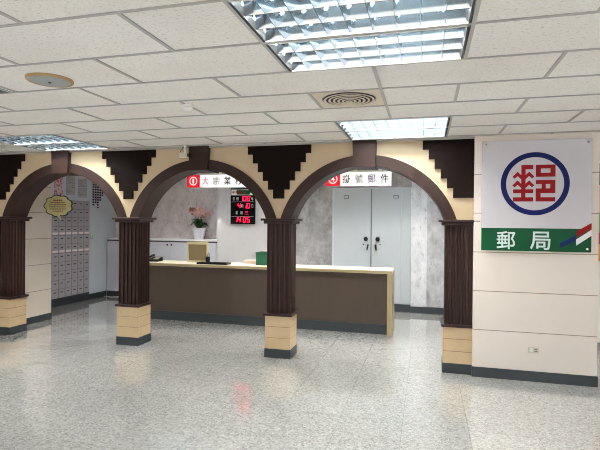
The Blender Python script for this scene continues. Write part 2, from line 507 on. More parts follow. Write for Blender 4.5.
def steps_poly(cx):
    ws = [.4635, .387, .311, .234, .157, .080]; zt = CZ-.012; h = .126
    L, R = [], []
    for i, w in enumerate(ws):
        z0, z1 = zt-h*i, zt-h*(i+1)
        L += [(cx-w, z0), (cx-w, z1)]; R += [(cx+w, z0), (cx+w, z1)]
    return L+R[::-1]
def origin_to(o, p):
    p = Vector(p); o.data.transform(Matrix.Translation(-p)); o.location = p; return o
for k, lb in ((0, 'dark stepped ornament beside the top of the pale pier, half hidden by it'),
              (1, 'dark inverted stepped pyramid ornament between the middle and right arches'),
              (2, 'dark inverted stepped pyramid ornament between the left and middle arches'),
              (3, 'dark stepped ornament cut off by the left edge, above the leftmost column')):
    if k == 0:
        half = steps_poly(CX[0])[:12]          # left flight only; the right side dies into the pier
        q = half+[(.58, half[-1][1]), (.58, half[0][1])]
        o = obj('stepped_ornament', MB().prism(q, 'y', YF-.012, YF+.0195), 'brown_paint_flat')
    else:
        o = obj('stepped_ornament', MB().prism(steps_poly(CX[k]), 'y', YF-.012, YF+.0195), 'brown_paint_flat')
    tag(o, lb, 'ornament', 'stepped ornaments above the columns'); origin_to(o, (CX[k], YF, 2.3))

# ------------------------------------------------------------------ ceiling fixtures
def make_light(x, r):
    y0, y1 = rowy(r), rowy(r+1); x1 = x+2*CD; xm, ym = (x+x1)/2, (y0+y1)/2
    t = thing('ceiling_light', '', 'ceiling light', (xm, ym, CZ), 'louvred ceiling lights')
    g = .016; a, c, d, e = x+g, x1-g, y0+g, y1-g
    b = MB(); b.box(a-.006, c+.006, d-.006, e+.006, CZ+.130, CZ+.145)
    for q in ((a-.006, a, d, e), (c, c+.006, d, e), (a, c, d-.006, d), (a, c, e, e+.006)): b.box(q[0], q[1], q[2], q[3], CZ-.002, CZ+.131)
    obj('housing', b, 'louver_metal', t)
    for q in ((a, a+.012, d, e), (c-.012, c, d, e)):
        b = MB(); b.box(q[0], q[1], q[2], q[3], CZ-.004, CZ+.05); obj('end_cap', b, 'lamp_black', t)
    for q in ((a, c, d, d+.01), (a, c, e-.01, e)):
        b = MB(); b.box(q[0], q[1], q[2], q[3], CZ-.004, CZ+.002); obj('frame_rail', b, 'lamp_white', t)
    w = (e-d)/3
    b = MB()
    for i in range(4):        # long parabolic blades, wide at the top
        y = d+w*i
        lo, hi = .003, .03
        p = [(y-lo, CZ+.002), (y+lo, CZ+.002), (y+hi, CZ+.1), (y-hi, CZ+.1)]
        if i == 0: p = [(y, CZ+.002), (y+lo, CZ+.002), (y+hi, CZ+.1), (y, CZ+.1)]
        if i == 3: p = [(y-lo, CZ+.002), (y, CZ+.002), (y, CZ+.1), (y-hi, CZ+.1)]
        b.prism(p, 'x', a+.013, c-.013)
    obj('reflector', b, 'louver_metal', t)
    b = MB(); nb = 9
    for i in range(1, nb):
        xx = a+(c-a)*i/nb
        b.prism([(xx-.0015, CZ+.002), (xx+.0015, CZ+.002), (xx+.009, CZ+.05), (xx-.009, CZ+.05)], 'y', d+.003, e-.003)
    obj('louver', b, 'louver_metal', t)
    for i in range(3):
        y = d+w*(i+.5)
        b = MB(); b.cyl((0, y, CZ+.104), 'x', .0135, a+.03, c-.03, 12); obj('tube', b, 'tube_light', t, True)
    return t
NAMES = {(1, 0): 'louvred ceiling light cut by the top edge, nearest the camera', (1, 1): 'louvred ceiling light directly behind the nearest one, above the lobby',
         (1, 5): 'louvred ceiling light beyond the round air diffuser, its side nearer the diffuser', (1, 6): 'louvred ceiling light touching the arcade above the right arch',
         (0, 5): 'glowing louvred ceiling light at the left edge, the nearer of the pair by the arcade', (0, 6): 'glowing louvred ceiling light at the left edge, against the arcade above the left arch'}
first = None
for x, r in lights:
    ix = LIGHT_X.index(x) if x in LIGHT_X else 9
    lb = NAMES.get((ix, r)) if (x, r) not in INNER else None
    if lb is None: lb = 'unseen louvred ceiling light over the counter room, in a set enlarged to brighten it' if (x, r) in INNER else 'louvred lobby ceiling light outside the picture'
    if first is None:
        first = make_light(x, r); first['label'] = lb; fx, fr = x, r
    else:
        dup(first, (x+CD, rowy(r)+RD/2, CZ), lb)

# round air diffuser in a square tile
x0, x1, y0, y1 = COLX-CD+.014, COLX-.014, rowy(3)+.01, rowy(4)-.01
xm, ym = (x0+x1)/2, (y0+y1)/2
t = thing('air_diffuser', 'round cream air diffuser in a square ceiling panel', 'air vent', (xm, ym, CZ))
b = MB(); n = 40
sq = []
for i in range(n):      # square plate with a round hole
    th = 2*PI*i/n; u, v = math.cos(th), math.sin(th); k = 1/max(abs(u), abs(v))
    sq.append([b.bm.verts.new(p) for p in ((xm+.235*u, ym+.235*v, CZ+.004), (xm+(x1-x0)/2*u*k, ym+(y1-y0)/2*v*k, CZ+.004), (xm+(x1-x0)/2*u*k, ym+(y1-y0)/2*v*k, CZ+.02), (xm+.235*u, ym+.235*v, CZ+.02))])
for i in range(n):
    p, q = sq[i], sq[(i+1) % n]
    for k in range(4): b.bm.faces.new((p[k], q[k], q[(k+1) % 4], p[(k+1) % 4]))
obj('panel', b, 'diffuser_cream', t)
b = MB(); b.cyl((xm, ym, 0), 'z', .24, CZ+.05, CZ+.06, 40); b.ring((xm, ym), 'z', .236, .243, CZ+.004, CZ+.055, 40); obj('duct', b, 'dark_void', t)
for i, R in enumerate((.226, .186, .146, .106, .066, .03)):
    b = MB(); z = CZ-.003-.0022*i
    b.ring((xm, ym), 'z', max(R-.019, .004), R, z-.003, z, 40); obj('cone_ring', b, 'diffuser_ring', t)
b = MB(); b.lathe((xm, ym, CZ), [(.016, -.014), (.232, .004), (.232, .012)], 40); obj('gap_shade_cone', b, 'dark_void', t)  # dark sheet painting in the shade between the rings

# ceiling loudspeaker
sx, sy = -2.87, 3.118
t = thing('ceiling_speaker', 'round grey loudspeaker with a brass rim set in the ceiling', 'speaker', (sx, sy, CZ))
b = MB(); b.lathe((sx, sy, CZ+.006), [(.172, 0), (.172, -.012), (.164, -.020), (.150, -.016), (.148, 0)], 48); obj('rim', b, 'speaker_gold', t, True)
b = MB(); b.lathe((sx, sy, CZ), [(.149, .006), (.149, -.012), (.10, -.017), (.02, -.019)], 48); obj('grille', b, 'speaker_grille', t, True)
b = MB(); b.cyl((sx, sy, 0), 'z', .010, CZ-.024, CZ-.016, 16); obj('badge', b, 'dark_void', t)

# smoke detector
dx, dy = -2.2, 4.10
t = thing('smoke_detector', 'small round white smoke detector on the ceiling', 'smoke detector', (dx, dy, CZ))
b = MB(); b.lathe((dx, dy, CZ+.006), [(.062, 0), (.062, -.014), (.052, -.022)], 32); obj('base', b, 'white_plastic', t, True)
b = MB(); b.lathe((dx, dy, CZ), [(.05, -.014), (.048, -.036), (.03, -.048), (.008, -.05)], 32); obj('sensor_head', b, 'white_plastic', t, True)

# dark return grille at the left edge
gx0, gx1, gy0, gy1 = COLX-6*CD-.06+.015, COLX-5*CD-.06-.015, rowy(1)+.012, rowy(2)-.012
t = thing('return_grille', 'dark square air grille at the left edge of the ceiling', 'air vent', ((gx0+gx1)/2, (gy0+gy1)/2, CZ))
b = MB()
for q in ((gx0, gx0+.03, gy0, gy1), (gx1-.03, gx1, gy0, gy1), (gx0+.03, gx1-.03, gy0, gy0+.03), (gx0+.03, gx1-.03, gy1-.03, gy1)): b.box(*q, CZ-.002, CZ+.02)
obj('frame', b, 'grille_dark', t)
b = MB(); b.box(gx0, gx1, gy0, gy1, CZ+.05, CZ+.06); obj('duct', b, 'dark_void', t)
b = MB()
for i in range(14):
    y = gy0+.045+(gy1-gy0-.09)*i/13
    b.prism([(y-.012, CZ+.002), (y-.008, CZ), (y+.014, CZ+.026), (y+.010, CZ+.028)], 'x', gx0+.03, gx1-.03)
obj('slats', b, 'grille_dark', t)

# security camera in front of the middle arch
vx, vy = -3.372, 6.22
t = thing('security_camera', 'small grey security camera hanging from the ceiling in front of the middle arch', 'security camera', (vx, vy, CZ))
b = MB(); b.cyl((vx, vy, 0), 'z', .032, CZ-.016, CZ+.004, 20); obj('ceiling_plate', b, 'lamp_white', t)
b = MB(); b.cyl((vx, vy, 0), 'z', .014, CZ-.12, CZ-.014, 16); obj('stem', b, 'white_plastic', t)
b = MB(); b.box(vx-.085, vx+.045, vy-.035, vy+.03, CZ-.178, CZ-.113, .008); obj('body', b, 'ivory_plastic', t)
b = MB(); b.cyl((0, vy-.003, CZ-.15), 'x', .026, vx+.043, vx+.075, 20); obj('lens', b, 'glass_black', t)
b = MB(); b.tube([(vx-.06, vy, CZ-.12), (vx-.085, vy+.01, CZ-.09), (vx-.05, vy+.01, CZ-.05), (vx-.02, vy+.01, CZ-.004)], .004); obj('cable', b, 'black_plastic', t)

# ------------------------------------------------------------------ big post office sign on the pier
sx0, sx1, sz0, sz1 = .665, 1.885, 1.593, 2.945
yb, yf = YF-.078, YF-.090
scx = (sx0+sx1)/2
t = thing('post_office_sign', 'large square sign with a red emblem in a blue ring on the pale pier', 'sign', (scx, YF-.055, sz0))
b = MB(); b.box(sx0, sx1, yf, yb, sz0, sz1, .003); obj('board', b, 'sign_acrylic', t)
b = MB(); b.box(sx0, sx1, yf-.003, yf, sz0, 1.872); obj('green_band', b, 'sign_green', t)
ecx, ecz = 1.266, 2.412
b = MB(); b.ring((ecx, ecz), 'y', .322, .383, yf-.004, yf, 72); obj('blue_ring', b, 'sign_blue', t)
# emblem laid out on a 9-px-per-unit drawing: x 68..435, y 75..395
ex0, ex1, ez0, ez1 = 1.018, 1.493, 2.197, 2.641
gx = lambda u: ex0+(u-70)/(435-70)*(ex1-ex0)
gz = lambda v: ez1-(v-75)/(395-75)*(ez1-ez0)
b = MB(); ly = (yf-.004, yf)
def rb(u0, u1, v0, v1): b.box(gx(u0), gx(u1), ly[0], ly[1], gz(v1), gz(v0))
rb(145, 182, 75, 395); rb(182, 246, 75, 113); rb(75, 145, 288, 322); rb(182, 248, 288, 322); rb(75, 145, 358, 395); rb(182, 248, 358, 395)
for dv in (0, 76):
    for pts in ([(68, 178), (112, 133), (145, 163), (145, 201), (114, 172), (88, 194)], [(258, 178), (213, 133), (182, 163), (182, 201), (212, 172), (238, 194)]):
        b.prism([(gx(u), gz(v+dv)) for u, v in pts], 'y', ly[0], ly[1])
rb(270, 312, 75, 180); rb(393, 435, 75, 180); rb(312, 393, 75, 108); rb(312, 393, 146, 180)
rb(270, 435, 208, 243); rb(320, 355, 243, 281); rb(392, 435, 243, 281); rb(270, 435, 281, 322); rb(270, 312, 322, 395); rb(312, 435, 358, 395)
obj('emblem', b, 'sign_red', t)
qx = lambda u: sx0+(u-16)/(568-16)*(sx1-sx0)
qz = lambda v: sz0+(160-v)/(160-46)*(1.872-sz0)
for ch, u0, u1 in (('郵', 97, 193), ('局', 268, 370)):
    b = MB(); letters(b, ch, qx(u0), qx(u1), qz(152), qz(62), yf-.005, .004, .012); obj('lettering', b, 'sign_text', t)
for nm, mat, pts in (('red_stripe', 'sign_red', [(497, 86), (497, 58), (568, 17), (568, 46)]), ('white_stripe', 'sign_white', [(495, 128), (495, 98), (568, 50), (568, 79)]),
                     ('blue_stripe', 'stripe_blue', [(418, 141), (416, 119), (492, 77), (492, 104)])):
    b = MB(); b.prism([(qx(u), qz(v)) for u, v in pts], 'y', yf-.006, yf-.002); obj(nm, b, mat, t)
for bx in (sx0+.045, sx1-.045):
    for bz in (sz0+.04, sz1-.045):
        if bz < 2 and bx < 1: continue
        b = MB(); b.cyl((bx, 0, bz), 'y', .014, yf-.012, YF-.05, 20); obj('mounting_bolt', b, 'chrome', t)

# socket on the pier
ox, oz, oy = 1.279, .385, YF-.055
t = thing('wall_socket', 'small ivory wall socket low on the pale pier', 'socket', (ox, oy, oz))
b = MB(); b.box(ox-.062, ox+.062, oy-.009, oy+.002, oz-.036, oz+.036, .004); obj('face_plate', b, 'ivory_plastic', t)
b = MB(); b.box(ox-.042, ox-.006, oy-.013, oy-.007, oz-.022, oz+.022, .002); obj('switch', b, 'white_plastic', t)
b = MB()
for dz in (-.011, .011): b.box(ox+.012, ox+.042, oy-.0102, oy-.008, oz+dz-.003, oz+dz+.003)
obj('slots', b, 'dark_void', t)

# ------------------------------------------------------------------ service counter
cy0, cy1 = 8.24, 8.86; cxl, cxr = -5.55, -.548; ctz = 1.105
t = thing('service_counter', 'long brown service counter with a pale top behind the columns', 'counter', ((cxl+cxr)/2, (cy0+cy1)/2, 0))
b = MB(); b.box(cxl, cxr, cy0, cy1, ctz-.055, ctz, .004); obj('worktop', b, 'counter_top', t)
for q in ((cxr-.085, cxr), (cxl, cxl+.06)):
    b = MB(); b.box(q[0], q[1], cy0+.002, cy1, 0, ctz-.055, .002); obj('end_panel', b, 'counter_edge', t)
b = MB(); b.box(cxl, cxr, cy0-.002, cy0+.01, ctz-.053, ctz-.008); obj('edge_strip', b, 'counter_edge', t)
b = MB(); b.box(cxl+.06, cxr-.085, cy0+.06, cy0+.08, .17, ctz-.055); obj('front_panel', b, 'counter_panel', t)
b = MB(); b.box(cxl+.06, cxr-.085, cy0+.05, cy0+.08, 0, .17); obj('plinth', b, 'dark_skirting', t)
b = MB(); b.box(cxl+.06, cxr-.085, cy0+.3, cy1-.03, .72, .74); obj('inner_shelf', b, 'counter_edge', t)

# things on the counter
def on_counter(x, y): return (x, y, ctz)
t = thing('document_stand', 'beige framed panel standing on the counter below the flower pot', 'stand', on_counter(-4.425, 8.72))
fx0, fx1, fz1 = -4.65, -4.20, ctz+.40
b = MB(); b.box(fx0+.03, fx1-.03, 8.70, 8.715, ctz+.03, fz1-.03); obj('board', b, 'beige_board', t)
b = MB(); b.box(fx0, fx0+.03, 8.69, 8.725, ctz+.0, fz1, .003); b.box(fx1-.03, fx1, 8.69, 8.725, ctz, fz1, .003); b.box(fx0+.03, fx1-.03, 8.69, 8.725, fz1-.05, fz1, .003); b.box(fx0+.03, fx1-.03, 8.69, 8.725, ctz, ctz+.03, .003); obj('frame', b, 'beige_frame', t)
b = MB(); b.prism([(8.725, ctz), (8.84, ctz), (8.725, ctz+.22)], 'x', -4.445, -4.405); obj('foot', b, 'beige_frame', t)
px, py = -4.15, 8.60
t = thing('pen_cup', 'dark pen cup with pens beside the beige framed panel', 'pen cup', on_counter(px, py))
b = MB(); b.lathe((px, py, ctz), [(.042, 0), (.046, .12), (.040, .12), (.037, .01)], 24); obj('cup', b, 'black_plastic', t, False)
for k, (ax_, ay_, ln) in enumerate(((.02, .01, .19), (-.025, .0, .2), (.005, -.02, .175), (-.005, .025, .21))):
    b = MB(); b.tube([(px+ax_*.5, py+ay_*.5, ctz+.012), (px+ax_*1.6, py+ay_*1.6, ctz+ln)], .004, 6); obj('pen', b, 'pen_blue' if k % 2 else 'dark_metal', t)
t = thing('writing_tray', 'flat black tray lying on the counter right of the beige panel', 'tray', on_counter(-3.91, 8.36))
b = MB(); b.box(-4.22, -3.60, 8.26, 8.46, ctz, ctz+.018, .004); obj('base', b, 'black_plastic', t)
b = MB()
for q in ((-4.22, -3.60, 8.26, 8.273), (-4.22, -3.60, 8.447, 8.46), (-4.22, -4.207, 8.273, 8.447), (-3.613, -3.60, 8.273, 8.447)): b.box(*q, ctz+.016, ctz+.034)
obj('rim', b, 'black_plastic', t)
b = MB(); b.box(-3.55, -3.16, 8.29, 8.58, ctz, ctz+.006); origin_to(tag(obj('paper_sheet', b, 'paper_white'), 'white paper sheet lying on the counter between the tray and the green basket', 'paper'), (-3.35, 8.43, ctz))
b = MB()
for k in range(6): b.box(-3.40+.004*(k % 2), -3.13+.003*k % .004, 8.60+.003*(k % 3), 8.80, ctz+.012*k, ctz+.012*k+.011)
origin_to(tag(obj('leaflet_stack', b, 'paper_pink'), 'low stack of pinkish leaflets on the counter left of the green basket', 'leaflets'), (-3.2, 8.7, ctz))
t = thing('letter_basket', 'green ribbed letter basket on the counter beside the middle column', 'basket', on_counter(-2.96, 8.62))
bx0, bx1, by0, by1, bh = -3.10, -2.82, 8.48, 8.78, .235
b = MB(); b.box(bx0, bx1, by0, by1, ctz, ctz+.01); b.box(bx0, bx0+.008, by0, by1, ctz, ctz+bh); b.box(bx1-.008, bx1, by0, by1, ctz, ctz+bh); b.box(bx0, bx1, by0, by0+.008, ctz, ctz+bh); b.box(bx0, bx1, by1-.008, by1, ctz, ctz+bh)
obj('body', b, 'basket_green', t)
b = MB()
for i in range(7):
    x = bx0+.02+(bx1-bx0-.04)*i/6; b.box(x-.006, x+.006, by0-.008, by0, ctz+.01, ctz+bh-.012)
obj('ribs', b, 'basket_green', t)
b = MB()
for q in ((bx0-.008, bx1+.008, by0-.012, by0), (bx0-.008, bx1+.008, by1, by1+.008), (bx0-.008, bx0, by0, by1), (bx1, bx1+.008, by0, by1)): b.box(*q, ctz+bh-.012, ctz+bh+.004)
obj('rim', b, 'basket_green', t)
b = MB(); b.box(bx0+.02, bx0+.03, by0+.02, by1-.02, ctz+.012, ctz+bh-.03); b.box(bx0+.06, bx0+.068, by0+.02, by1-.02, ctz+.012, ctz+bh-.02)
origin_to(tag(obj('envelope_bundle', b, 'paper_white'), 'white envelopes standing inside the green letter basket', 'envelopes'), (bx0+.05, 8.62, ctz+.012))
t = thing('desk_telephone', 'black desk telephone on the counter beside the left-middle column', 'telephone', on_counter(-5.24, 8.55))
b = MB(); b.prism([(8.46, ctz), (8.66, ctz), (8.66, ctz+.085), (8.46, ctz+.035)], 'x', -5.39, -5.18); obj('base', b, 'black_plastic', t)
b = MB(); b.tube([(-5.365, 8.47, ctz+.075), (-5.365, 8.49, ctz+.09), (-5.365, 8.63, ctz+.122), (-5.365, 8.65, ctz+.11)], [.02, .022, .022, .02], 10); obj('handset', b, 'black_plastic', t, True)
b = MB()
for i in range(3):
    for j in range(4): b.box(-5.30+.035*i, -5.275+.035*i, 8.50+.033*j, 8.522+.033*j, ctz+.045+.0083*j, ctz+.056+.0083*j)
obj('keypad', b, 'ivory_plastic', t)

# ------------------------------------------------------------------ hanging lightbox signs
def ring_digit(mb, cx_, cz_, y): mb.ring((cx_, cz_), 'y', .066, .082, y-.004, y, 40)
def lightbox(name_lb, x0, x1, red, chars, num, cols):
    z0, z1, y0, y1 = 2.572, 2.806, 8.30, 8.42
    t = thing('hanging_sign', name_lb, 'sign', ((x0+x1)/2, (y0+y1)/2, z0), 'lit signs hanging over the counter')
    b = MB(); b.box(x0+red, x1, y0, y1, z0, z1, .004); obj('white_box', b, 'lightbox_white', t)
    b = MB(); b.box(x0, x0+red, y0, y1, z0, z1, .004); obj('red_box', b, 'lightbox_red', t)
    ncx, ncz = x0+red*.5, (z0+z1)/2
    b = MB(); ring_digit(b, ncx, ncz, y0); obj('number_ring', b, 'lightbox_white', t)
    b = MB(); nw = .016 if num == '1' else .03; letters(b, num, ncx-nw, ncx+nw, ncz-.045, ncz+.045, y0-.003, .004, .012); obj('number', b, 'lightbox_white', t)
    w = (x1-x0-red)/4
    for i, ch in enumerate(chars):
        c = x0+red+w*(i+.5)
        b = MB(); letters(b, ch, c-.068, c+.068, ncz-.075, ncz+.075, y0-.003, .004, .011); obj('lettering', b, cols[i], t)
    for xx in (x0+.15, x1-.15):
        b = MB(); b.cyl((xx, (y0+y1)/2, 0), 'z', .012, z1-.003, CZ+.004, 12); obj('hanger_rod', b, 'chrome', t)
lightbox('lit white hanging sign with a red number one square, in the middle arch', -4.456, -3.275, .272, '大宗業務', '1', ('sign_pink', 'sign_faded', 'sign_black', 'sign_black'))
lightbox('lit white hanging sign with a red number four square, in the right arch', -1.735, -.592, .262, '掛號郵件', '4', ('sign_black', 'sign_faded', 'sign_mauve', 'sign_black'))

# ------------------------------------------------------------------ LED calendar clock board
lx0, lx1, lz0, lz1 = -4.465, -3.86, 1.865, 2.705
ly1 = YB; ly0 = YB-.06
t = thing('clock_board', 'black digital calendar clock with red figures on the back wall', 'clock', ((lx0+lx1)/2, ly1, lz0))
b = MB(); b.box(lx0, lx1, ly0, ly1+.002, lz0, lz1, .006); obj('case', b, 'board_black', t)
b = MB(); b.box(lx0+.02, lx1-.02, ly0-.004, ly0, lz1-.165, lz1-.03); hd = obj('header', b, 'sign_white', t)
b = MB(); b.prism([(lx0+.16, lz1-.15), (lx1-.14, lz1-.15), (lx1-.05, lz1-.045), (lx0+.16, lz1-.045)], 'y', ly0-.007, ly0-.003); obj('green_field', b, 'sign_green', hd)
b = MB(); letters(b, '中華郵政', lx0+.04, lx0+.40, lz1-.13, lz1-.065, ly0-.0075, .003, .01); obj('lettering', b, 'sign_red', hd)
SEG = {'0': 'abcdef', '1': 'bc', '2': 'abged', '3': 'abgcd', '4': 'fgbc', '5': 'afgcd', '6': 'afgedc', '7': 'abc', '8': 'abcdefg', '9': 'abfgcd'}
def seven(mb, ch, x, z, w, h, y, th=.012, sl=.12):
    S = lambda u, v: (x+u+sl*v, z+v)
    e = th/2
    H = lambda v: mb.prism([S(e, v-e), S(w-e, v-e), S(w-e, v+e), S(e, v+e)], 'y', y-.004, y)
    V = lambda u, v0, v1: mb.prism([S(u-e, v0+e*.6), S(u+e, v0+e*.6), S(u+e, v1-e*.6), S(u-e, v1-e*.6)], 'y', y-.004, y)
    for s in SEG[ch]:
        if s == 'a': H(h-e)
        elif s == 'g': H(h/2)
        elif s == 'd': H(e)
        elif s == 'b': V(w-e, h/2, h)
        elif s == 'c': V(w-e, 0, h/2)
        elif s == 'f': V(e, h/2, h)
        elif s == 'e': V(e, 0, h/2)
rows = [(2.405, [('1', .235), ('0', .315), ('8', .41)], .115), (2.235, [('4', .175), ('1', .325), ('0', .405)], .115), (1.905, [('1', .10), ('4', .18), ('0', .315), ('5', .41)], .12)]
b = MB()
for z, ds, h in rows:
    for ch, dx_ in ds: seven(b, ch, lx0+dx_, z, .07, h, ly0-.001)
obj('figures', b, 'led_red', t)
b = MB(); letters(b, '三', lx0+.36, lx0+.45, 2.09, 2.17, ly0-.003, .004, .02); obj('weekday_figure', b, 'led_dim', t)
b = MB()
for s, dx_, z in (('民', .06, 2.42), ('國', .15, 2.42), ('年', .515, 2.42), ('月', .265, 2.25), ('日', .515, 2.25), ('星', .13, 2.095), ('期', .25, 2.095)):
    letters(b, s, lx0+dx_, lx0+dx_+.055, z, z+.075, ly0-.003, .004, .01)
obj('caption', b, 'led_label', t)
b = MB()
for z in (2.385, 2.045): b.box(lx0+.03, lx1-.03, ly0-.002, ly0, z-.003, z+.003)
obj('divider', b, 'led_label', t)

# ------------------------------------------------------------------ steel cupboard
kx0, kx1, ky0, ky1, kz1 = -2.04, -.315, YB, 10.895, 2.70
kz0 = .185; km = -1.165
t = thing('steel_cupboard', 'tall grey steel double-door cupboard against the back wall', 'cupboard', ((kx0+kx1)/2, (ky0+ky1)/2, 0))
b = MB(); b.box(kx0, kx1, ky0+.012, ky1, kz0-.02, kz1); obj('body', b, 'steel_edge', t)
b = MB(); b.box(kx0+.01, kx1, ky0+.005, ky1-.01, 0, kz0-.02); obj('plinth', b, 'dark_skirting', t)
b = MB(); b.box(kx1-.19, kx1-.006, ky0, ky0+.013, kz0, kz1-.03, .003); obj('side_panel', b, 'steel_grey', t)
for s, (a, c) in enumerate(((kx0+.05, km-.012), (km+.012, kx1-.20))):
    b = MB(); b.box(a, c, ky0-.006, ky0+.013, kz0, kz1-.035, .004); d = obj('door', b, 'steel_grey', t)
    inner = c-.10 if s == 0 else a+.13
    b = MB(); b.lathe((inner, ky0-.006, 1.565), [(.028, 0), (.028, -.008), (.046, -.012), (.046, -.034), (.036, -.042)], 24, 'y'); obj('knob', b, 'black_plastic', d, False)
    sg = 1 if s == 0 else -1
    b = MB(); b.cyl((inner-.055*sg, 0, 1.445), 'y', .014, ky0-.012, ky0-.004, 16); obj('keyhole', b, 'dark_metal', d)
    b = MB(); b.cyl((inner+.045*sg, 0, 1.43), 'y', .02, ky0-.022, ky0-.004, 16); b.tube([(inner+.05*sg, ky0-.026, 1.43), (inner+.035*sg, ky0-.03, 1.37), (inner+.025*sg, ky0-.028, 1.32)], [.014, .016, .01], 10); obj('handle', b, 'dark_metal', d)
    lcx = a+.27 if s == 0 else c-.12
    b = MB()
    for q in ((lcx-.055, lcx+.055, 2.515, 2.525), (lcx-.055, lcx+.055, 2.455, 2.465), (lcx-.055, lcx-.045, 2.465, 2.515), (lcx+.045, lcx+.055, 2.465, 2.515)): b.box(q[0], q[1], ky0-.012, ky0-.005, q[2], q[3])
    obj('label_holder', b, 'dark_metal', d)
b = MB(); b.box(km-.012, km+.012, ky0+.002, ky0+.013, kz0, kz1-.035); obj('door_gap', b, 'steel_gap', t)

# ------------------------------------------------------------------ low white cabinets along the back
def low_cabinet(x0, x1, doors, lb):
    y0, y1, z1 = YB, 10.895, 1.435
    t = thing('low_cabinet', lb, 'cabinet', ((x0+x1)/2, (y0+y1)/2, 0), 'white cabinets along the back wall')
    b = MB(); b.box(x0, x1, y0+.02, y1, .12, z1); obj('body', b, 'cabinet_gap', t)
    b = MB(); b.box(x0, x1, y0+.01, y1-.05, 0, .12); obj('plinth', b, 'dark_skirting', t)
    n = len(doors); w = (x1-x0)/n
    for i, knob in enumerate(doors):
        a, c = x0+w*i+.005, x0+w*(i+1)-.005
        b = MB(); b.box(a, c, y0, y0+.02, .13, z1-.035, .003); d = obj('door', b, 'cabinet_white', t)
        if knob is not None:
            kx = a+.055 if knob < 0 else c-.055
            b = MB(); b.lathe((kx, y0, z1-.10), [(.012, 0), (.012, -.012), (.022, -.018), (.018, -.03)], 16, 'y'); obj('knob', b, 'dark_metal', d)
low_cabinet(-7.885, -6.745, [None], 'white low cabinet with a plain front seen between the left arch columns')
low_cabinet(-6.74, -5.44, [1, -1], 'white low cabinet with two knobbed doors behind the counter')
low_cabinet(-5.435, -4.835, [-1], 'white low cabinet with one door, under the flower pot')
b = MB(); b.box(-7.885, -4.835, YB-.02, 10.895, 1.435, 1.478, .004)
origin_to(tag(obj('cabinet_worktop', b, 'cabinet_top'), 'long white worktop across the low cabinets', 'worktop'), (-6.36, 10.7, 1.435))

# potted orchid
fx, fy, fz = -5.36, 10.61, 1.478
t = thing('potted_orchid', 'potted plant with pink flowers in a white pot on the white cabinets', 'potted plant', (fx, fy, fz))
b = MB(); b.lathe((fx, fy, fz), [(.105, 0), (.112, .01), (.165, .25), (.178, .265), (.178, .28), (.160, .28), (.150, .235)], 32); obj('pot', b, 'pot_white', t, False)
b = MB(); b.cyl((fx, fy, 0), 'z', .152, fz+.22, fz+.24, 24); obj('soil', b, 'soil', t)
rnd = random.Random(3)
for k in range(15):
    th = 2*PI*k/15+rnd.uniform(-.2, .2); L = rnd.uniform(.17, .24); rise = rnd.uniform(.06, .24)
    b = MB(); u = Vector((math.cos(th), math.sin(th), 0)); s = Vector((-u.y, u.x, 0)); base = Vector((fx, fy, fz+.235))
    N = 7; L_, R_, C_ = [], [], []
    for i in range(N+1):
        q = i/N; p = base+u*(.02+L*q)+Vector((0, 0, rise*math.sin(q*PI*.75)*1.25-.03*q*q))
        w = .06*math.sin(PI*(.12+.86*q))
        L_.append(b.bm.verts.new(p+s*w+Vector((0, 0, .012)))); R_.append(b.bm.verts.new(p-s*w+Vector((0, 0, .012)))); C_.append(b.bm.verts.new(p))
    for i in range(N):
        b.bm.faces.new((L_[i], L_[i+1], C_[i+1], C_[i])); b.bm.faces.new((C_[i], C_[i+1], R_[i+1], R_[i]))
    bmesh.ops.solidify(b.bm, geom=b.bm.faces[:], thickness=.004)
    obj('leaf', b, 'leaf_green', t, True)
def blossom(c, r, rn):
    b = MB(); n = Vector((rn.uniform(-.5, .5), -1, rn.uniform(-.3, .5))).normalized()
    u = n.cross(Vector((0, 0, 1))).normalized(); v = n.cross(u)
    for k in range(5):
        th = 2*PI*k/5+rn.uniform(-.15, .15); d = u*math.cos(th)+v*math.sin(th); s = n.cross(d)
        pts = [(0, 0, 0), (.35, .30, .12), (.75, .42, .2), (1, .2, .12), (1, -.2, .12), (.75, -.42, .2), (.35, -.30, .12)]
        f = b.face([Vector(c)+r*(d*a+s*w+n*h) for a, w, h in pts])
    bmesh.ops.solidify(b.bm, geom=b.bm.faces[:], thickness=.003)
    b.ball(Vector(c)+n*r*.12, r*.16, n=6)
    return b
for k in range(6):
    th = PI*(k+.5)/6; lean = math.cos(th)*.2; top = rnd.uniform(.52, .66)-abs(lean)*.45
    yo = rnd.uniform(-.10, .06)
    pts = [(fx+lean*.15, fy, fz+.24), (fx+lean*.55, fy+yo*.5, fz+.24+top*.5), (fx+lean, fy+yo, fz+.24+top*.82), (fx+lean*1.22, fy+yo*1.3, fz+.22+top*.86)]
    b = MB(); b.tube(pts, .005, 6); st = obj('stem', b, 'stem_green', t)
    for j in range(5):
        q = .45+.12*j; i = min(int(q*3), 2); f = q*3-i
        p = Vector(pts[i]).lerp(Vector(pts[i+1]), min(f, 1)); p += Vector((rnd.uniform(-.07, .07), rnd.uniform(-.05, .01), rnd.uniform(-.03, .05)))
        obj('blossom', blossom(p, rnd.uniform(.045, .066), rnd), 'petal_pink' if rnd.random() < .68 else 'petal_rust', st)

